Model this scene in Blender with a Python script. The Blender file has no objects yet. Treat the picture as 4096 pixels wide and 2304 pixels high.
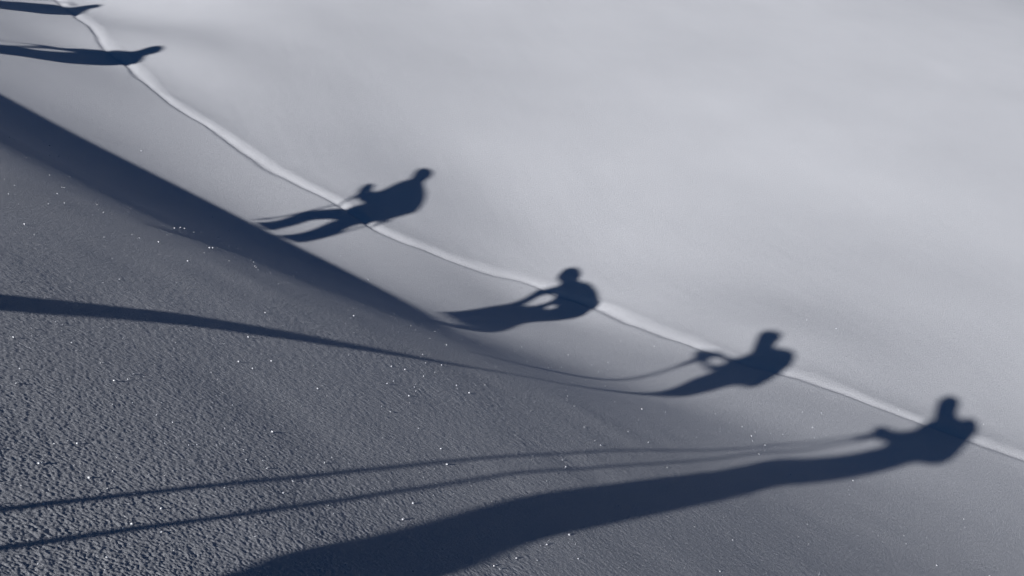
import bpy, math
import numpy as np

# ------------------------------------------------------------------ scene, camera, sky, sun
scene = bpy.context.scene
K = 0.78                                   # metres per terrain unit
SUN_ELEV = 7.0                             # degrees above the horizon; light travels towards +X
TE = math.tan(math.radians(SUN_ELEV))
EYE = 1.6 * K                              # eye height above the near snow

cam_data = bpy.data.cameras.new("camera")
cam_data.sensor_width = 36.0
cam_data.lens = 39.55
cam_data.clip_start = 0.05
cam_data.clip_end = 2000.0
cam = bpy.data.objects.new("camera", cam_data)
scene.collection.objects.link(cam)
from mathutils import Matrix, Vector
cam.matrix_world = Matrix(((0.462356, -0.079676, -0.883107, 0.000000), (-0.781684, 0.433516, -0.448368, 0.000000), (0.418565, 0.897617, 0.138157, 1.248000), (0.000000, 0.000000, 0.000000, 1.000000)))
scene.camera = cam

world = bpy.data.worlds.new("World")
scene.world = world
world.use_nodes = True
wn = world.node_tree.nodes
wl = world.node_tree.links
wn.clear()
sky = wn.new("ShaderNodeTexSky")
sky.sky_type = 'NISHITA'
sky.sun_disc = False
sky.sun_elevation = math.radians(SUN_ELEV)
sky.sun_rotation = math.radians(270.0)
sky.altitude = 2500
sky.air_density = 1.0
sky.dust_density = 0.2
sky.ozone_density = 5.0
bg = wn.new("ShaderNodeBackground")
bg.inputs["Strength"].default_value = 0.05
wo = wn.new("ShaderNodeOutputWorld")
wl.new(sky.outputs[0], bg.inputs[0])
wl.new(bg.outputs[0], wo.inputs[0])

sun_data = bpy.data.lights.new("sun", 'SUN')
sun_data.energy = 5.0
sun_data.angle = math.radians(0.55)
sun_data.color = (1.0, 0.967, 0.945)
sun = bpy.data.objects.new("sun", sun_data)
scene.collection.objects.link(sun)
sun.rotation_euler = Vector((math.cos(math.radians(SUN_ELEV)), 0, -math.sin(math.radians(SUN_ELEV)))).to_track_quat('-Z', 'Y').to_euler()
sun.location = (-20, 0, 8)

scene.view_settings.view_transform = 'Standard'
scene.view_settings.look = 'None'
scene.view_settings.exposure = -0.12
scene.view_settings.gamma = 1.0

# ------------------------------------------------------------------ the lie of the land
# surveyed heights (x, y, z) of the slope, joined by a smooth surface
CP = np.array([(-6, 1.7, -1.6), (0, 1.7, -1.6), (4, 1.7, -1.66), (6.5, 1.7, -1.755), (9, 1.6, -1.835), (11.5, 1.45, -1.79), (14, 1.3, -1.49), (15.6, 1.2, -1.15), (16.3, 1.26, -0.93), (-6, -3, -1.6), (0, -3, -1.6), (5, -3, -1.68), (7, -3, -1.74), (9.5, -3, -1.78), (13, -3, -1.58), (16, -3, -1.05), (-6, -9, -1.6), (0, -9, -1.6), (5, -9, -1.68), (7, -9, -1.69), (9.5, -9, -1.68), (13, -9, -1.48), (16, -9, -0.95), (-6, 3.77, -1.7), (0, 3.77, -1.6), (3.2, 3.77, -1.64), (5.2, 3.77, -1.72), (6.3, 3.77, -1.78), (8.5, 3.77, -1.92), (10.65, 3.77, -2.07), (12.17, 3.77, -2.085), (13.7, 3.77, -1.88), (14.8, 3.77, -1.65), (15.4, 3.89, -1.467), (16, 4.05, -1.24), (-6, 7, -2), (0, 7, -1.82), (2, 7.1, -1.9), (3.5, 7.1, -1.925), (5, 7.1, -1.95), (6.4, 7.1, -2.03), (8, 7.1, -2.22), (10, 7.1, -2.53), (12.1, 7.1, -2.72), (13.3, 7.1, -2.71), (14.6, 7.1, -2.55), (15.5, 7, -2.37), (16.3, 7.4, -2.04), (17, 7.76, -1.78), (18, 6, -0.98), (21.5, 6.5, 0.75), (-6, 10, -2.2), (0, 10, -2.1), (2, 10.1, -2.08), (3.5, 10.1, -2.09), (5, 10.1, -2.105), (6.5, 10.1, -2.19), (8, 10.1, -2.44), (9.2, 10.1, -2.7), (11, 10.1, -2.93), (12.45, 10.1, -2.9), (13.1, 10.1, -2.77), (14.1, 10.1, -2.5), (15.3, 10.5, -2.09), (16.3, 10.85, -1.75), (17.1, 11.2, -1.45), (-6, 17, -2), (0, 17, -2.1), (4, 17, -2.14), (5.5, 17, -2.23), (7, 17, -2.44), (9, 17, -2.85), (11, 17, -2.85), (12.4, 17, -2.66), (13.8, 17, -2.42), (14.8, 17, -2.2), (16, 17.4, -1.68), (-6, 24, -2), (0, 24, -2), (5, 24, -2.2), (9, 24, -2.9), (12, 24, -2.85), (15.7, 22, -2.47), (17.1, 22, -2.14), (17.6, 22, -1.97), (0, 40, -2), (8, 40, -2.5), (15, 40, -2.7), (10, 90, -3), (19.5, -12, 0.45), (19.5, -3, 0.45), (19.5, 4, 0.15), (19.5, 7.5, -0.45), (19.5, 11, -0.35), (19.5, 18, -0.3), (19.5, 28, -0.55), (19.5, 45, -0.7), (19.5, 70, -0.7), (19.5, 100, -0.7), (24, -12, 3.631), (29, -12, 6.331), (36, -12, 10.031), (48, -12, 14.931), (70, -12, 22.731), (100, -12, 31.931), (24, -3, 3.001), (29, -3, 5.701), (36, -3, 9.401), (48, -3, 14.301), (70, -3, 22.101), (100, -3, 31.301), (24, 4, 2.511), (29, 4, 5.211), (36, 4, 8.911), (48, 4, 13.811), (70, 4, 21.611), (100, 4, 30.811), (24, 11, 2.021), (29, 11, 4.721), (36, 11, 8.421), (48, 11, 13.321), (70, 11, 21.121), (100, 11, 30.321), (24, 18, 1.811), (29, 18, 4.511), (36, 18, 8.211), (48, 18, 13.111), (70, 18, 20.911), (100, 18, 30.111), (24, 28, 1.811), (29, 28, 4.511), (36, 28, 8.211), (48, 28, 13.111), (70, 28, 20.911), (100, 28, 30.111), (24, 45, 1.811), (29, 45, 4.511), (36, 45, 8.211), (48, 45, 13.111), (70, 45, 20.911), (100, 45, 30.111), (24, 70, 1.811), (29, 70, 4.511), (36, 70, 8.211), (48, 70, 13.111), (70, 70, 20.911), (100, 70, 30.111), (24, 100, 1.811), (29, 100, 4.511), (36, 100, 8.211), (48, 100, 13.111), (70, 100, 20.911), (100, 100, 30.111)])
CREASE = np.array([(15.787, -0.192), (15.757, -0.120), (15.727, -0.047), (15.697, 0.026), (15.667, 0.099), (15.637, 0.172), (15.608, 0.244), (15.578, 0.315), (15.549, 0.386), (15.520, 0.455), (15.491, 0.524), (15.463, 0.592), (15.435, 0.659), (15.407, 0.726), (15.379, 0.794), (15.350, 0.862), (15.322, 0.930), (15.293, 0.999), (15.263, 1.067), (15.232, 1.135), (15.202, 1.204), (15.172, 1.274), (15.143, 1.345), (15.116, 1.419), (15.089, 1.495), (15.064, 1.573), (15.039, 1.650), (15.015, 1.729), (14.991, 1.810), (14.969, 1.894), (14.950, 1.983), (14.933, 2.078), (14.919, 2.179), (14.910, 2.291), (14.905, 2.414), (14.902, 2.544), (14.902, 2.678), (14.903, 2.813), (14.903, 2.944), (14.902, 3.068), (14.898, 3.182), (14.888, 3.284), (14.873, 3.374), (14.855, 3.457), (14.837, 3.538), (14.823, 3.619), (14.815, 3.705), (14.817, 3.801), (14.832, 3.909), (14.861, 4.030), (14.899, 4.159), (14.947, 4.295), (15.002, 4.437), (15.062, 4.583), (15.127, 4.734), (15.193, 4.888), (15.260, 5.045), (15.334, 5.208), (15.419, 5.381), (15.510, 5.561), (15.604, 5.743), (15.694, 5.924), (15.776, 6.099), (15.846, 6.265), (15.899, 6.417), (15.935, 6.557), (15.958, 6.689), (15.970, 6.813), (15.974, 6.931), (15.971, 7.043), (15.964, 7.150), (15.955, 7.253), (15.947, 7.354), (15.940, 7.447), (15.934, 7.530), (15.927, 7.605), (15.915, 7.678), (15.896, 7.751), (15.869, 7.828), (15.830, 7.912), (15.777, 8.007), (15.706, 8.114), (15.617, 8.231), (15.515, 8.355), (15.404, 8.483), (15.291, 8.612), (15.179, 8.740), (15.073, 8.863), (14.980, 8.979), (14.893, 9.087), (14.807, 9.192), (14.723, 9.292), (14.643, 9.391), (14.569, 9.489), (14.501, 9.586), (14.442, 9.684), (14.394, 9.784), (14.359, 9.883), (14.338, 9.977), (14.327, 10.071), (14.322, 10.165), (14.320, 10.263), (14.317, 10.366), (14.309, 10.477), (14.292, 10.599), (14.266, 10.730), (14.233, 10.867), (14.196, 11.011), (14.157, 11.161), (14.120, 11.318), (14.087, 11.481), (14.061, 11.651), (14.044, 11.828), (14.037, 12.017), (14.038, 12.218), (14.044, 12.428), (14.055, 12.644), (14.069, 12.862), (14.085, 13.077), (14.101, 13.286), (14.116, 13.485), (14.128, 13.673), (14.138, 13.852), (14.147, 14.026), (14.158, 14.197), (14.174, 14.369), (14.196, 14.544), (14.226, 14.727), (14.268, 14.919), (14.323, 15.124), (14.392, 15.339), (14.471, 15.561), (14.556, 15.786), (14.642, 16.012), (14.728, 16.235), (14.808, 16.451), (14.879, 16.657), (14.933, 16.843), (14.969, 17.005), (14.997, 17.156), (15.026, 17.306), (15.063, 17.467), (15.117, 17.648), (15.197, 17.863), (15.312, 18.121), (15.472, 18.433), (15.674, 18.796), (15.906, 19.192), (16.152, 19.610), (16.402, 20.032), (16.641, 20.446), (16.857, 20.837), (17.036, 21.189), (17.178, 21.505), (17.296, 21.798), (17.396, 22.074), (17.483, 22.338), (17.562, 22.595), (17.640, 22.850), (17.721, 23.109), (17.811, 23.376)])                 # x, y of the wind crust edge that crosses the slope
S = np.array([1.0, 0.6])

def ker(r):
    return np.sqrt(r * r + 2.25)

def fit():
    P = CP[:, :2] * S
    n = len(P)
    r = np.linalg.norm(P[:, None] - P[None], axis=2)
    A = np.zeros((n + 3, n + 3))
    A[:n, :n] = ker(r) - 1e-2 * np.eye(n)
    A[:n, n] = 1
    A[:n, n + 1:] = P
    A[n:, :n] = A[:n, n:].T
    return np.linalg.solve(A, np.r_[CP[:, 2], 0, 0, 0])
WT = fit()

def land(x, y):
    x = np.asarray(x, float); y = np.asarray(y, float)
    xc = np.clip(x, -5, 100); yc = np.clip(y, -14, 100)
    q0 = xc.ravel() * S[0]; q1 = yc.ravel() * S[1]
    out = WT[-3] + q0 * WT[-2] + q1 * WT[-1]
    P = CP[:, :2] * S
    for i in range(len(P)):
        out += WT[i] * ker(np.hypot(q0 - P[i, 0], q1 - P[i, 1]))
    out = out.reshape(x.shape)
    return out - 0.10 * np.clip(-5 - x, 0, None) + 0.3 * np.clip(x - 100, 0, None)

def crease_x(y):
    return np.interp(y, CREASE[:, 1], CREASE[:, 0])

def crust_edge(s):
    st = np.clip((s + .05) / .2, 0, 1)
    st = st * st * (3 - 2 * st)
    return -.030 * np.exp(-((s + .12) / .08) ** 2) + .0145 * st * np.exp(-np.clip(s - .15, 0, None) / .45)

# ------------------------------------------------------------------ noise
def _hash(ix, iy, seed):
    h = (ix.astype(np.int64) * 374761393 + iy.astype(np.int64) * 668265263 + seed * 1442695041) & 0xffffffff
    h = ((h ^ (h >> 13)) * 1274126177) & 0xffffffff
    h = h ^ (h >> 16)
    return (h & 0xffff) / 65535.0 * 2 - 1

def noise(x, y, wl, seed):
    a = x / wl; b = y / wl
    ia = np.floor(a); ib = np.floor(b)
    fa = a - ia; fb = b - ib
    fa = fa * fa * fa * (fa * (fa * 6 - 15) + 10); fb = fb * fb * fb * (fb * (fb * 6 - 15) + 10)
    h00 = _hash(ia, ib, seed); h10 = _hash(ia + 1, ib, seed)
    h01 = _hash(ia, ib + 1, seed); h11 = _hash(ia + 1, ib + 1, seed)
    return (h00 * (1 - fa) + h10 * fa) * (1 - fb) + (h01 * (1 - fa) + h11 * fa) * fb

def sstep(a, b, t):
    t = np.clip((t - a) / (b - a), 0, 1)
    return t * t * (3 - 2 * t)

# ------------------------------------------------------------------ materials
def new_mat(name):
    m = bpy.data.materials.new(name)
    m.use_nodes = True
    return m, m.node_tree.nodes, m.node_tree.links, m.node_tree.nodes["Principled BSDF"]

def snow_material():
    m, n, l, p = new_mat("snow")
    p.inputs["Roughness"].default_value = 0.85
    p.inputs["Specular IOR Level"].default_value = 0.15
    tc = n.new("ShaderNodeTexCoord")
    # very slight tone changes of the crust itself
    nz = n.new("ShaderNodeTexNoise"); nz.inputs["Scale"].default_value = 0.5; nz.inputs["Detail"].default_value = 3
    l.new(tc.outputs["Object"], nz.inputs["Vector"])
    cr = n.new("ShaderNodeValToRGB")
    cr.color_ramp.elements[0].position = 0.3; cr.color_ramp.elements[0].color = (0.60, 0.618, 0.655, 1)
    cr.color_ramp.elements[1].position = 0.7; cr.color_ramp.elements[1].color = (0.64, 0.658, 0.695, 1)
    l.new(nz.outputs["Fac"], cr.inputs["Fac"])
    l.new(cr.outputs["Color"], p.inputs["Base Color"])
    # grain of the crystals
    n1 = n.new("ShaderNodeTexNoise"); n1.inputs["Scale"].default_value = 55; n1.inputs["Detail"].default_value = 6; n1.inputs["Roughness"].default_value = 0.78
    l.new(tc.outputs["Object"], n1.inputs["Vector"])
    att = n.new("ShaderNodeAttribute"); att.attribute_name = "grain"
    mu = n.new("ShaderNodeMath"); mu.operation = 'MULTIPLY'
    l.new(n1.outputs["Fac"], mu.inputs[0]); l.new(att.outputs["Fac"], mu.inputs[1])
    b = n.new("ShaderNodeBump"); b.inputs["Strength"].default_value = 1.0; b.inputs["Distance"].default_value = 0.016
    l.new(mu.outputs[0], b.inputs["Height"])
    l.new(b.outputs["Normal"], p.inputs["Normal"])
    return m

def ice_material():
    m, n, l, p = new_mat("ice_facet")
    p.inputs["Base Color"].default_value = (0.74, 0.77, 0.815, 1)
    p.inputs["IOR"].default_value = 2.2
    p.inputs["Roughness"].default_value = 0.2
    return m

def cloth_material(name, rgb, rough=0.8):
    m, n, l, p = new_mat(name)
    p.inputs["Roughness"].default_value = rough
    tc = n.new("ShaderNodeTexCoord")
    nz = n.new("ShaderNodeTexNoise"); nz.inputs["Scale"].default_value = 60; nz.inputs["Detail"].default_value = 3
    l.new(tc.outputs["Object"], nz.inputs["Vector"])
    mx = n.new("ShaderNodeMixRGB"); mx.inputs[1].default_value = (*[c * .8 for c in rgb], 1); mx.inputs[2].default_value = (*rgb, 1)
    l.new(nz.outputs["Fac"], mx.inputs[0]); l.new(mx.outputs[0], p.inputs["Base Color"])
    b = n.new("ShaderNodeBump"); b.inputs["Distance"].default_value = 0.004
    l.new(nz.outputs["Fac"], b.inputs["Height"]); l.new(b.outputs["Normal"], p.inputs["Normal"])
    return m

MAT_SNOW = snow_material()

def mesh_from(name, verts, quads, tris=None, smooth=True):
    me = bpy.data.meshes.new(name)
    nq = len(quads); nt = 0 if tris is None else len(tris)
    me.vertices.add(len(verts))
    me.vertices.foreach_set("co", np.ascontiguousarray(verts, dtype=np.float32).ravel())
    loops = quads.ravel() if nt == 0 else np.concatenate([quads.ravel(), tris.ravel()])
    me.loops.add(len(loops))
    me.loops.foreach_set("vertex_index", loops.astype(np.int32))
    me.polygons.add(nq + nt)
    starts = np.arange(nq) * 4
    if nt:
        starts = np.concatenate([starts, nq * 4 + np.arange(nt) * 3])
    me.polygons.foreach_set("loop_start", starts.astype(np.int32))
    me.update(calc_edges=True)
    if smooth:
        me.polygons.foreach_set("use_smooth", np.ones(nq + nt, dtype=bool))
    me.validate()
    return me

# ------------------------------------------------------------------ snow slope
def build_ground():
    dense = np.radians(np.arange(-8, 66, 0.052))
    rest = np.radians(np.arange(66, 350, 3.0))
    th = np.concatenate([dense, rest])
    r = np.concatenate([[0.15, .3, .5, .7, .9, 1.1, 1.3], np.exp(np.arange(math.log(1.5), math.log(6), 0.0010)), np.exp(np.arange(math.log(6.01), math.log(10), 0.0015)), np.exp(np.arange(math.log(10.02), math.log(70), 0.0023)), np.exp(np.arange(math.log(70.5), math.log(160), 0.03))])
    nr, nt = len(r), len(th)
    RR, TT = np.meshgrid(r, th, indexing='ij')
    X = RR * np.cos(TT); Y = RR * np.sin(TT)
    # smooth surface, evaluated on a coarser net of the same rays and interpolated
    ri = np.unique(np.concatenate([np.arange(0, nr, 6), [nr - 1]])); ti = np.unique(np.concatenate([np.arange(0, len(dense), 8), np.arange(len(dense) - 1, nt)]))
    Zc = land(X[np.ix_(ri, ti)], Y[np.ix_(ri, ti)])
    Zr = np.empty((nr, len(ti)))
    lr = np.log(r)
    for k in range(len(ti)):
        Zr[:, k] = cubic(lr[ri], Zc[:, k], lr)
    Z = cubic_rows(th[ti], Zr, th)
    # wind crust edge
    dy = 0.05
    slope = (crease_x(Y + dy) - crease_x(Y - dy)) / (2 * dy)
    sd = (X - crease_x(Y)) / np.sqrt(1 + slope * slope)
    sd = sd - 0.06 + 0.010 * noise(X, Y, .35, 11) + 0.006 * noise(X, Y, .09, 12)
    Z = Z + crust_edge(sd * 1.2 * (1 + .3 * noise(X, Y, .6, 14))) * (1 + .22 * noise(X, Y, .8, 13) + .15 * noise(X, Y, .22, 15))
    # grain: coarse and loose near the camera, packed smooth on the roll and the far slope
    w = X * TE + Z
    near = 1 - sstep(6.0, 11.0, X + .85 * np.clip(Y - 3.8, 0, 9) - .9 * np.clip(4 - Y, 0, 4))
    beyond = sstep(0.0, .6, sd)
    amp = 0.40 + 0.60 * near
    amp = amp * (1 - .45 * beyond)
    spacing = RR * np.where(RR < 6, 0.0011, 0.0016) + 1e-6
    # ripples lie slightly stretched along the wind
    ca, sa = math.cos(math.radians(18)), math.sin(math.radians(18))
    U = (X * ca + Y * sa) / 1.25; V = (-X * sa + Y * ca)
    Zd = np.zeros_like(Z)
    for wl_, a, sdn in ((0.0048, .0011, 1), (0.0070, .0012, 2), (0.011, .0007, 3), (0.03, .0004, 4)):
        fade = 1 - sstep(wl_ * .45, wl_ * .95, spacing)
        Zd += a * fade * noise(U, V, wl_, sdn) * amp
    Zd += (.0010 * noise(U, V, .018, 7) + .0005 * noise(U, V, .030, 8)) * near ** 2 * (1 - sstep(3.5, 6.0, Y)) * sstep(4, 7.5, RR) * (1 - sstep(11, 16, RR))
    Zd += .0022 * noise(X, Y, .45, 5) * (.4 + .6 * near) + .010 * noise(X, Y, 1.7, 6) * .6
    # long low wind ripples on the packed slope
    Zd += .0009 * noise((X * .5 + Y * .87) / 5, (-X * .87 + Y * .5), .16, 21) * beyond + .003 * noise((X * .6 + Y * .8) / 4, (-X * .8 + Y * .6), .6, 22) * beyond
    Z = Z + Zd
    verts = np.stack([X, Y, Z], -1) * K
    verts[..., 2] += EYE
    verts = verts.reshape(-1, 3)
    i = np.arange(nr - 1)[:, None]; j = np.arange(nt)[None, :]
    j2 = (j + 1) % nt
    quads = np.stack([i * nt + j, (i + 1) * nt + j, (i + 1) * nt + j2, i * nt + j2], -1).reshape(-1, 4)
    c = len(verts)
    verts = np.vstack([verts, [[0, 0, EYE - 1.6 * K]]])
    jj = np.arange(nt)
    tris = np.stack([np.full(nt, c), jj, (jj + 1) % nt], -1)
    me = mesh_from("snow_slope", verts, quads, tris)
    at = me.attributes.new("grain", 'FLOAT', 'POINT')
    gv = np.append((.25 + .75 * amp).ravel(), 1.0).astype(np.float32)
    at.data.foreach_set("value", gv)
    ob = bpy.data.objects.new("snow_slope", me)
    scene.collection.objects.link(ob)
    me.materials.append(MAT_SNOW)
    ob["kind"] = "structure"
    ob["label"] = "wind packed snow slope with a crust edge crossing it"
    return ob, (r, th, Z)

def cubic(xs, ys, x):
    m = np.gradient(ys, xs)
    i = np.clip(np.searchsorted(xs, x, side='right') - 1, 0, len(xs) - 2)
    h = xs[i + 1] - xs[i]; t = (x - xs[i]) / h
    return ((2*t**3 - 3*t**2 + 1) * ys[i] + (t**3 - 2*t**2 + t) * h * m[i] + (-2*t**3 + 3*t**2) * ys[i + 1] + (t**3 - t**2) * h * m[i + 1])

def cubic_rows(xs, Yr, x):
    m = np.gradient(Yr, xs, axis=1)
    i = np.clip(np.searchsorted(xs, x, side='right') - 1, 0, len(xs) - 2)
    h = xs[i + 1] - xs[i]; t = (x - xs[i]) / h
    return ((2*t**3 - 3*t**2 + 1) * Yr[:, i] + (t**3 - 2*t**2 + t) * h * m[:, i] + (-2*t**3 + 3*t**2) * Yr[:, i + 1] + (t**3 - t**2) * h * m[:, i + 1])

ground, (GR, GT, GZ) = build_ground()

def ground_z(x, y):
    """height of the finished surface (terrain units) inside the finely meshed sector"""
    rr = np.hypot(x, y); tt = np.arctan2(y, x)
    i = np.clip(np.searchsorted(GR, rr) - 1, 0, len(GR) - 2); j = np.clip(np.searchsorted(GT, tt) - 1, 0, len(GT) - 2)
    fi = (rr - GR[i]) / (GR[i + 1] - GR[i]); fj = (tt - GT[j]) / (GT[j + 1] - GT[j])
    return (GZ[i, j] * (1 - fi) + GZ[i + 1, j] * fi) * (1 - fj) + (GZ[i, j + 1] * (1 - fi) + GZ[i + 1, j + 1] * fi) * fj

# ------------------------------------------------------------------ loose crystals that glint on the crust
def build_crystals():
    rng = np.random.default_rng(7)
    n = 4800
    rr = np.exp(rng.uniform(math.log(1.8), math.log(18), n)); tt = np.radians(rng.uniform(-8, 66, n))
    x = rr * np.cos(tt); y = rr * np.sin(tt)
    z = ground_z(x, y)
    size = (.0005 + .0020 * rng.random(n) ** 5) * (1 + .16 * rr)
    nrm = rng.normal(size=(n, 3)) * .55 + np.array([-.35, 0, .8]); nrm /= np.linalg.norm(nrm, axis=1, keepdims=True)
    a = np.cross(nrm, rng.normal(size=(n, 3))); a /= np.linalg.norm(a, axis=1, keepdims=True)
    b = np.cross(nrm, a)
    c = np.stack([x, y, z], 1) * K; c[:, 2] += EYE
    c += nrm * size[:, None] * .5 + np.array([0, 0, .0015])
    ang = np.arange(6) * math.pi / 3
    ring = (a[:, None] * np.cos(ang)[None, :, None] + b[:, None] * np.sin(ang)[None, :, None]) * size[:, None, None]
    th = nrm[:, None] * size[:, None, None] * .12
    V = np.concatenate([c[:, None] + ring + th, c[:, None] + ring - th], 1).reshape(-1, 3)
    base = (np.arange(n) * 12)[:, None]
    q = np.concatenate([base + np.array(f)[None] for f in ((0, 1, 2, 3), (0, 3, 4, 5), (9, 8, 7, 6), (11, 10, 9, 6))] +
                       [base + np.array((k, k + 6, (k + 1) % 6 + 6, (k + 1) % 6))[None] for k in range(6)], 0)
    me = mesh_from("snow_crystals", V, q, smooth=False)
    me.materials.append(ice_material())
    ob = bpy.data.objects.new("snow_crystals", me)
    scene.collection.objects.link(ob)
    ob["kind"] = "stuff"
    ob["label"] = "loose glinting ice crystals lying all over the snow"
    ob["category"] = "ice crystals"
build_crystals()

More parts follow.
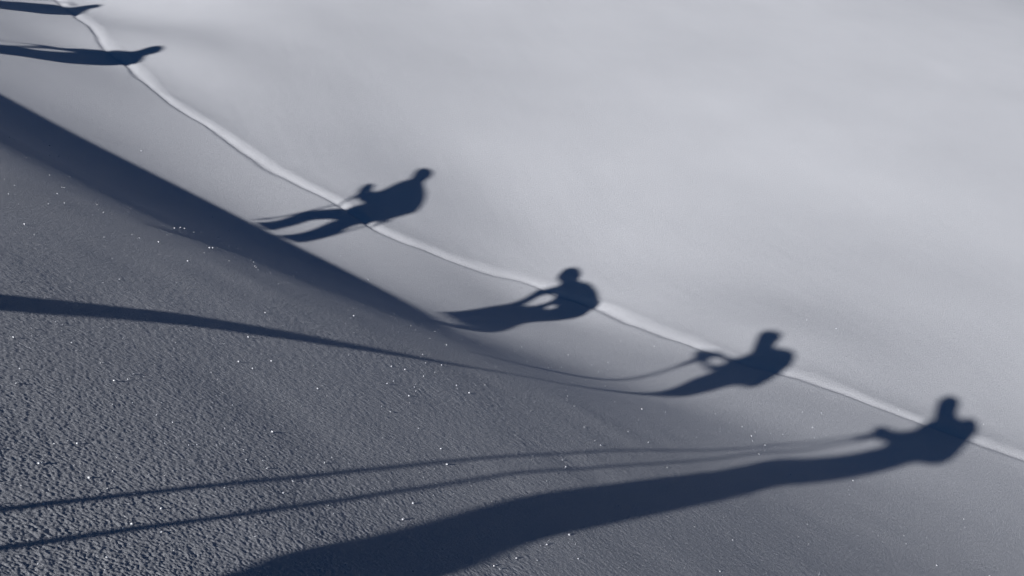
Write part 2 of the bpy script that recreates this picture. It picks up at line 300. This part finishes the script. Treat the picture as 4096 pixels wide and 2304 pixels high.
# ------------------------------------------------------------------ the party of ski tourers who cast the shadows
# outline seen from the sun: (across, height along the light) pairs in terrain units
PEOPLE = [
    {'label': 'nearest ski tourer with tall backpack holding two slanted poles', 'x': 0.3, 'foot': -1.566, 'puff': 0.018, 'mat': 3, 'outline': [(1.811, -1.279), (1.859, -1.245), (1.895, -1.188), (2.005, -1.085), (2.044, -0.99), (2.079, -0.779), (2.102, -0.58), (2.0, -0.468), (1.922, -0.377), (1.833, -0.273), (1.743, -0.149), (1.676, -0.042), (1.622, 0.065), (1.688, 0.095), (1.759, 0.078), (1.826, 0.081), (1.874, 0.117), (1.887, 0.182), (1.857, 0.232), (1.786, 0.239), (1.707, 0.252), (1.63, 0.31), (1.573, 0.38), (1.557, 0.488), (1.524, 0.594), (1.484, 0.636), (1.534, 0.728), (1.591, 0.846), (1.613, 0.939), (1.58, 1.034), (1.51, 1.075), (1.438, 1.057), (1.396, 0.99), (1.368, 0.893), (1.308, 0.82), (1.229, 0.82), (1.188, 0.88), (1.118, 0.893), (1.051, 0.837), (1.007, 0.755), (1.013, 0.674), (1.016, 0.553), (1.012, 0.434), (1.014, 0.314), (1.038, 0.216), (1.087, 0.141), (1.165, 0.092), (1.237, 0.065), (1.301, 0.004), (1.366, -0.112), (1.451, -0.248), (1.545, -0.392), (1.642, -0.531), (1.714, -0.623), (1.77, -0.699), (1.739, -0.863), (1.722, -1.045), (1.701, -1.134), (1.623, -1.201), (1.623, -1.329), (1.623, -1.456), (1.593, -1.526), (1.623, -1.566), (1.811, -1.566), (1.841, -1.526), (1.811, -1.48), (1.811, -1.379)], 'holes': [], 'poles': [[(1.869, 0.072), (2.337, -0.484), (2.464, -0.88), (2.398, -1.089), (2.307, -1.234), (2.28, -1.335), (2.218, -1.566)], [(1.837, 0.041), (2.275, -0.603), (2.247, -1.044), (2.117, -1.241), (2.102, -1.349), (2.072, -1.566)]], 'pole_labels': ['outer slanted pole of the nearest ski tourer', 'inner slanted pole of the nearest ski tourer']},
    {'label': 'ski tourer with backpack resting both hands on upright poles', 'x': 0.0, 'foot': -1.604, 'puff': 0.008, 'mat': 2, 'outline': [(3.981, -1.245), (4.027, -1.194), (4.037, -1.135), (3.978, -1.067), (3.877, -0.984), (3.811, -0.901), (3.828, -0.819), (3.882, -0.736), (3.874, -0.696), (3.893, -0.633), (3.914, -0.556), (3.945, -0.46), (3.99, -0.343), (3.987, -0.237), (3.986, -0.171), (4.079, -0.163), (4.241, -0.14), (4.346, -0.138), (4.476, -0.101), (4.546, -0.049), (4.55, 0.009), (4.416, 0.07), (4.321, 0.12), (4.199, 0.122), (4.09, 0.136), (4.01, 0.198), (3.963, 0.296), (4.02, 0.398), (4.096, 0.509), (4.155, 0.609), (4.155, 0.69), (4.068, 0.758), (3.947, 0.776), (3.881, 0.737), (3.853, 0.653), (3.844, 0.58), (3.792, 0.547), (3.702, 0.572), (3.602, 0.604), (3.505, 0.581), (3.442, 0.513), (3.39, 0.392), (3.394, 0.285), (3.383, 0.165), (3.371, 0.026), (3.381, -0.075), (3.431, -0.125), (3.516, -0.144), (3.579, -0.205), (3.611, -0.325), (3.643, -0.434), (3.665, -0.531), (3.71, -0.605), (3.77, -0.661), (3.808, -0.707), (3.807, -0.78), (3.802, -0.854), (3.805, -0.928), (3.821, -1.001), (3.844, -1.075), (3.871, -1.142), (3.846, -1.198), (3.789, -1.249), (3.789, -1.373), (3.789, -1.498), (3.759, -1.564), (3.789, -1.604), (3.886, -1.604), (3.983, -1.604), (4.013, -1.564), (3.983, -1.497), (3.983, -1.371)], 'holes': [[(4.28, -0.042), (4.279, 0.003), (4.19, 0.038), (4.083, 0.034), (4.053, -0.007), (4.087, -0.055), (4.176, -0.081)]], 'poles': [[(4.415, -0.123), (4.424, -0.277), (4.396, -0.441), (4.395, -0.588), (4.333, -0.93)], [(4.374, -0.145), (4.365, -0.302), (4.337, -0.463), (4.314, -0.93)]], 'pole_labels': ['outer upright pole in the hands of the backpacker', 'inner upright pole in the hands of the backpacker']},
    {'label': 'small crouched ski tourer with elbow out from the hip', 'x': 4.3, 'foot': -1.167, 'puff': 0.018, 'mat': 1, 'outline': [(7.282, -1.167), (7.335, -1.148), (7.368, -1.035), (7.403, -0.931), (7.437, -0.822), (7.452, -0.723), (7.492, -0.601), (7.533, -0.492), (7.571, -0.353), (7.496, -0.234), (7.435, -0.142), (7.47, -0.087), (7.584, -0.055), (7.648, -0.013), (7.696, 0.073), (7.717, 0.156), (7.669, 0.224), (7.582, 0.238), (7.475, 0.195), (7.41, 0.137), (7.382, 0.083), (7.293, 0.074), (7.188, 0.105), (7.061, 0.093), (6.892, 0.04), (6.76, -0.031), (6.663, -0.072), (6.648, -0.116), (6.635, -0.22), (6.599, -0.345), (6.613, -0.436), (6.689, -0.571), (6.747, -0.678), (6.777, -0.763), (6.763, -0.834), (6.706, -0.899), (6.605, -0.968), (6.513, -1.035), (6.442, -1.086), (6.422, -1.113), (6.422, -1.132), (6.422, -1.151), (6.392, -1.127), (6.422, -1.167), (6.689, -1.167), (6.719, -1.127), (6.689, -1.154), (6.689, -1.138), (6.689, -1.122), (6.753, -1.132), (6.793, -1.14)], 'holes': [[(7.36, -0.63), (7.399, -0.546), (7.429, -0.435), (7.406, -0.364), (7.356, -0.321), (7.28, -0.33), (7.239, -0.388), (7.247, -0.494), (7.268, -0.591), (7.307, -0.631)], [(7.133, -0.522), (7.134, -0.464), (7.062, -0.438), (7.04, -0.492), (7.09, -0.533)]], 'poles': [], 'pole_labels': []},
    {'label': 'ski tourer in mid stride with a pole in each hand', 'x': 5.5, 'foot': -1.368, 'puff': 0.018, 'mat': 0, 'outline': [(10.4, -1.368), (10.404, -1.332), (10.436, -1.235), (10.512, -1.105), (10.572, -0.96), (10.554, -0.858), (10.515, -0.754), (10.485, -0.666), (10.468, -0.55), (10.516, -0.449), (10.576, -0.438), (10.641, -0.436), (10.752, -0.388), (10.881, -0.307), (10.972, -0.215), (11.007, -0.15), (10.981, -0.134), (10.927, -0.162), (10.865, -0.208), (10.756, -0.26), (10.756, -0.194), (10.792, -0.099), (10.866, 0.028), (10.927, 0.152), (10.945, 0.244), (10.991, 0.307), (11.104, 0.399), (11.182, 0.489), (11.185, 0.56), (11.112, 0.576), (11.034, 0.552), (10.938, 0.47), (10.868, 0.372), (10.787, 0.292), (10.65, 0.224), (10.514, 0.156), (10.365, 0.059), (10.206, -0.073), (10.095, -0.195), (10.072, -0.293), (10.042, -0.441), (10.004, -0.541), (10.033, -0.669), (10.036, -0.799), (9.979, -0.903), (9.895, -1.039), (9.84, -1.158), (9.808, -1.27), (9.786, -1.329), (9.978, -1.368), (9.998, -1.297), (10.044, -1.184), (10.114, -1.059), (10.2, -0.924), (10.221, -0.837), (10.29, -0.881), (10.345, -0.981), (10.34, -1.062), (10.283, -1.183), (10.224, -1.308), (10.178, -1.368)], 'holes': [], 'poles': [[(10.769, -0.388), (10.662, -0.529), (10.627, -0.691), (10.612, -0.813), (10.595, -0.907), (10.512, -1.368)], [(9.973, -0.54), (9.943, -0.626), (9.959, -0.752), (9.907, -0.937), (9.874, -1.032), (9.759, -1.368)]], 'pole_labels': ['pole in the outer hand of the striding ski tourer', 'pole in the inner hand of the striding ski tourer']},
    {'label': 'second farthest ski tourer, leaning on one ski pole', 'x': 4.5, 'foot': -1.608, 'puff': 0.018, 'mat': 4, 'outline': [(17.422, -1.052), (17.574, -0.894), (17.827, -0.764), (17.846, -0.726), (17.831, -0.654), (17.86, -0.501), (17.734, -0.352), (17.599, -0.209), (17.4, -0.091), (17.413, 0.035), (17.471, 0.147), (17.481, 0.244), (17.413, 0.282), (17.272, 0.242), (17.155, 0.147), (17.124, 0.031), (17.088, -0.049), (16.899, -0.146), (16.803, -0.234), (16.843, -0.328), (16.814, -0.495), (16.786, -0.645), (16.724, -0.778), (16.754, -0.888), (16.824, -1.017), (16.837, -1.151), (16.837, -1.311), (16.837, -1.471), (16.807, -1.568), (16.837, -1.608), (17.422, -1.608), (17.452, -1.568), (17.422, -1.441), (17.422, -1.247)], 'holes': [[(17.44, -0.914), (17.627, -0.775), (17.659, -0.683), (17.632, -0.602), (17.518, -0.705), (17.434, -0.832)]], 'poles': [[(17.881, -0.721), (17.828, -0.858), (17.778, -0.999), (17.561, -1.608)]], 'pole_labels': ['pole held by the second farthest ski tourer']},
    {'label': 'farthest ski tourer of the row, standing left of the view', 'x': 5.5, 'foot': -1.598, 'puff': 0.018, 'mat': 5, 'outline': [(22.454, -0.476), (22.562, -0.299), (22.499, -0.077), (22.365, 0.044), (22.113, 0.163), (22.151, 0.325), (22.105, 0.473), (22.008, 0.513), (21.913, 0.426), (21.897, 0.316), (21.732, 0.209), (21.519, 0.126), (21.435, 0.034), (21.387, -0.08), (21.343, -0.264), (21.434, -0.415), (21.403, -0.597), (21.403, -0.948), (21.403, -1.298), (21.373, -1.558), (21.403, -1.598), (22.454, -1.598), (22.484, -1.558), (22.454, -1.262), (22.454, -0.869)], 'holes': [], 'poles': [[(22.257, 0.214), (22.491, 0.229), (22.59, 0.152), (22.72, 0.099), (23.568, -1.598)]], 'pole_labels': ['pole held by the farthest ski tourer']}
]

def smooth_closed(P, n):
    P = np.array(P); k = len(P); o = []
    for i in range(k):
        a, b, c, d = P[i - 1], P[i], P[(i + 1) % k], P[(i + 2) % k]
        for t in np.linspace(0, 1, n, endpoint=False):
            o.append(.5 * ((2 * b) + (-a + c) * t + (2 * a - 5 * b + 4 * c - d) * t * t + (-a + 3 * b - 3 * c + d) * t ** 3))
    return np.array(o)

def inside(px_, py_, poly):
    r = np.zeros(px_.shape, bool)
    a = poly; b = np.roll(poly, -1, 0)
    for (x1, y1), (x2, y2) in zip(a, b):
        if y1 == y2: continue
        cnd = ((y1 > py_) != (y2 > py_)) & (px_ < (x2 - x1) * (py_ - y1) / (y2 - y1) + x1)
        r ^= cnd
    return r

def nearest(px_, py_, polys):
    best = np.full(px_.shape, 1e9); bx = px_.copy(); by = py_.copy()
    for poly in polys:
        for (x1, y1), (x2, y2) in zip(poly, np.roll(poly, -1, 0)):
            dx, dy = x2 - x1, y2 - y1; L = dx * dx + dy * dy + 1e-12
            t = np.clip(((px_ - x1) * dx + (py_ - y1) * dy) / L, 0, 1)
            qx = x1 + t * dx; qy = y1 + t * dy
            d = np.hypot(px_ - qx, py_ - qy)
            m = d < best
            best = np.where(m, d, best); bx = np.where(m, qx, bx); by = np.where(m, qy, by)
    return best, bx, by

def build_person(spec):
    outer = smooth_closed(spec["outline"], 3)
    holes = [smooth_closed(h, 3) for h in spec["holes"]]
    # traced outline grown outward so the figure casts a bulkier shadow
    tn = np.roll(outer, -1, 0) - np.roll(outer, 1, 0); tn /= np.linalg.norm(tn, axis=1, keepdims=True) + 1e-9
    area = np.sum(outer[:, 0] * np.roll(outer[:, 1], -1) - np.roll(outer[:, 0], -1) * outer[:, 1])
    outer = outer + np.stack([tn[:, 1], -tn[:, 0]], 1) * (spec["puff"] if area > 0 else -spec["puff"])
    polys = [outer] + holes
    st = 0.016
    gx = np.arange(outer[:, 0].min() - 2 * st, outer[:, 0].max() + 3 * st, st)
    gy = np.arange(outer[:, 1].min() - 2 * st, outer[:, 1].max() + 3 * st, st)
    GX, GY = np.meshgrid(gx, gy, indexing='ij')
    ins = inside(GX, GY, outer)
    for h in holes: ins &= ~inside(GX, GY, h)
    d, bx, by = nearest(GX, GY, polys)
    cell = ins[:-1, :-1] | ins[1:, :-1] | ins[:-1, 1:] | ins[1:, 1:]
    PXX = np.where(ins, GX, bx); PYY = np.where(ins, GY, by)
    T = np.where(ins, np.sqrt(np.clip(d, 0, .24) * .11), 0.0)
    for _ in range(3):
        Tn = T.copy(); Tn[1:-1, 1:-1] = (T[1:-1, 1:-1] * 2 + T[2:, 1:-1] + T[:-2, 1:-1] + T[1:-1, 2:] + T[1:-1, :-2]) / 6
        T = np.where(ins, Tn, 0)
    used = np.zeros(GX.shape, bool)
    used[:-1, :-1] |= cell; used[1:, :-1] |= cell; used[:-1, 1:] |= cell; used[1:, 1:] |= cell
    front = -np.ones(GX.shape, int); back = front.copy(); verts = []
    x0 = spec["x"]
    for i, j in zip(*np.nonzero(used)):
        yy, ww, t = PXX[i, j], PYY[i, j], T[i, j]
        # a forward bend of the upper body and a soft belly, both along the light only
        lean = .10 * max(0, (ww - spec["foot"]) / 2.0) ** 2
        if t <= 1e-6:
            xx = x0 + lean
            verts.append((xx, yy, ww - xx * TE)); front[i, j] = back[i, j] = len(verts) - 1
        else:
            xx = x0 + lean + t
            verts.append((xx, yy, ww - xx * TE)); front[i, j] = len(verts) - 1
            xx = x0 + lean - t
            verts.append((xx, yy, ww - xx * TE)); back[i, j] = len(verts) - 1
    quads = []
    mats = []
    hgt = outer[:, 1].max() - spec["foot"]
    for i, j in zip(*np.nonzero(cell)):
        h = (gy[j] - spec["foot"]) / hgt
        mi = 0 if h < .07 else 1 if h < .5 else 2 if h < .85 else 3
        quads.append((front[i, j], front[i + 1, j], front[i + 1, j + 1], front[i, j + 1])); mats.append(mi)
        quads.append((back[i, j], back[i, j + 1], back[i + 1, j + 1], back[i + 1, j])); mats.append(mi)
    V = np.array(verts) * K; V[:, 2] += EYE
    base = np.array([x0 * K, float(np.mean(outer[:, 0])) * K, 0.0]); base[2] = V[:, 2].min()
    me = bpy.data.meshes.new("person")
    me.from_pydata([tuple(v - base) for v in V], [], quads)
    for m in (MAT_BOOT, MAT_TROUSERS[spec["mat"] % 3], MAT_JACKET[spec["mat"]], MAT_HAT): me.materials.append(m)
    me.polygons.foreach_set("material_index", mats)
    me.validate(); me.update()
    me.polygons.foreach_set("use_smooth", [True] * len(me.polygons))
    ob = bpy.data.objects.new("person", me)
    ob.location = base
    scene.collection.objects.link(ob)
    ob["label"] = spec["label"]; ob["category"] = "person"; ob["group"] = "ski tourers standing in a row"

def tube_mesh(name, pts, radii, n=10):
    pts = [Vector(p) for p in pts]; V = []; Q = []
    for i, p in enumerate(pts):
        t = (pts[min(i + 1, len(pts) - 1)] - pts[max(i - 1, 0)]).normalized()
        a = t.cross(Vector((1, 0, 0))).normalized(); b = t.cross(a)
        for k in range(n):
            V.append(p + (a * math.cos(2 * math.pi * k / n) + b * math.sin(2 * math.pi * k / n)) * radii[i])
    for i in range(len(pts) - 1):
        for k in range(n):
            Q.append((i * n + k, i * n + (k + 1) % n, (i + 1) * n + (k + 1) % n, (i + 1) * n + k))
    Q.append(tuple(range(n))); Q.append(tuple((len(pts) - 1) * n + k for k in reversed(range(n))))
    me = bpy.data.meshes.new(name); me.from_pydata(V, [], Q); me.validate()
    me.polygons.foreach_set("use_smooth", [True] * len(me.polygons))
    return me

def build_pole(pl, x0, label):
    pts = [(x0 * K, y * K, (w - x0 * TE) * K + EYE) for y, w in pl]
    base = Vector(pts[-1])
    root = bpy.data.objects.new("ski_pole", None); root.location = base; root.empty_display_size = .1
    scene.collection.objects.link(root)
    root["label"] = label; root["category"] = "ski pole"; root["group"] = "ski poles held by the tourers"
    loc = [Vector(p) - base for p in pts]
    def part(name, me, mat):
        me.materials.append(mat); o = bpy.data.objects.new(name, me); scene.collection.objects.link(o); o.parent = root
    part("shaft", tube_mesh("shaft", loc, [.011] * len(loc)), MAT_POLE)
    up = (loc[0] - loc[1]).normalized()
    part("grip", tube_mesh("grip", [loc[0] - up * .11, loc[0] - up * .05, loc[0] + up * .03], [.017, .019, .016]), MAT_BOOT)
    dn = (loc[-1] - loc[-2]).normalized(); q = loc[-1] - dn * .07
    part("basket", tube_mesh("basket", [q - dn * .006, q, q + dn * .006], [.012, .045, .03], 16), MAT_BOOT)

MAT_BOOT = cloth_material("black_rubber", (.03, .03, .035), .6)
MAT_TROUSERS = [cloth_material("trousers_cloth", c) for c in ((.04, .05, .08), (.06, .06, .06), (.03, .07, .06))]
MAT_JACKET = [cloth_material("jacket_cloth", c) for c in ((.45, .05, .04), (.05, .12, .35), (.5, .25, .04), (.06, .25, .12), (.25, .05, .2), (.3, .32, .34))]
MAT_HAT = cloth_material("knitted_hat", (.08, .08, .1))
MAT_POLE = cloth_material("pole_alloy", (.35, .36, .38), .35)

for spec in PEOPLE:
    build_person(spec)
    for k, (pl, lab) in enumerate(zip(spec["poles"], spec["pole_labels"])):
        build_pole(pl, spec["x"] + .04 * (k + 1), lab)
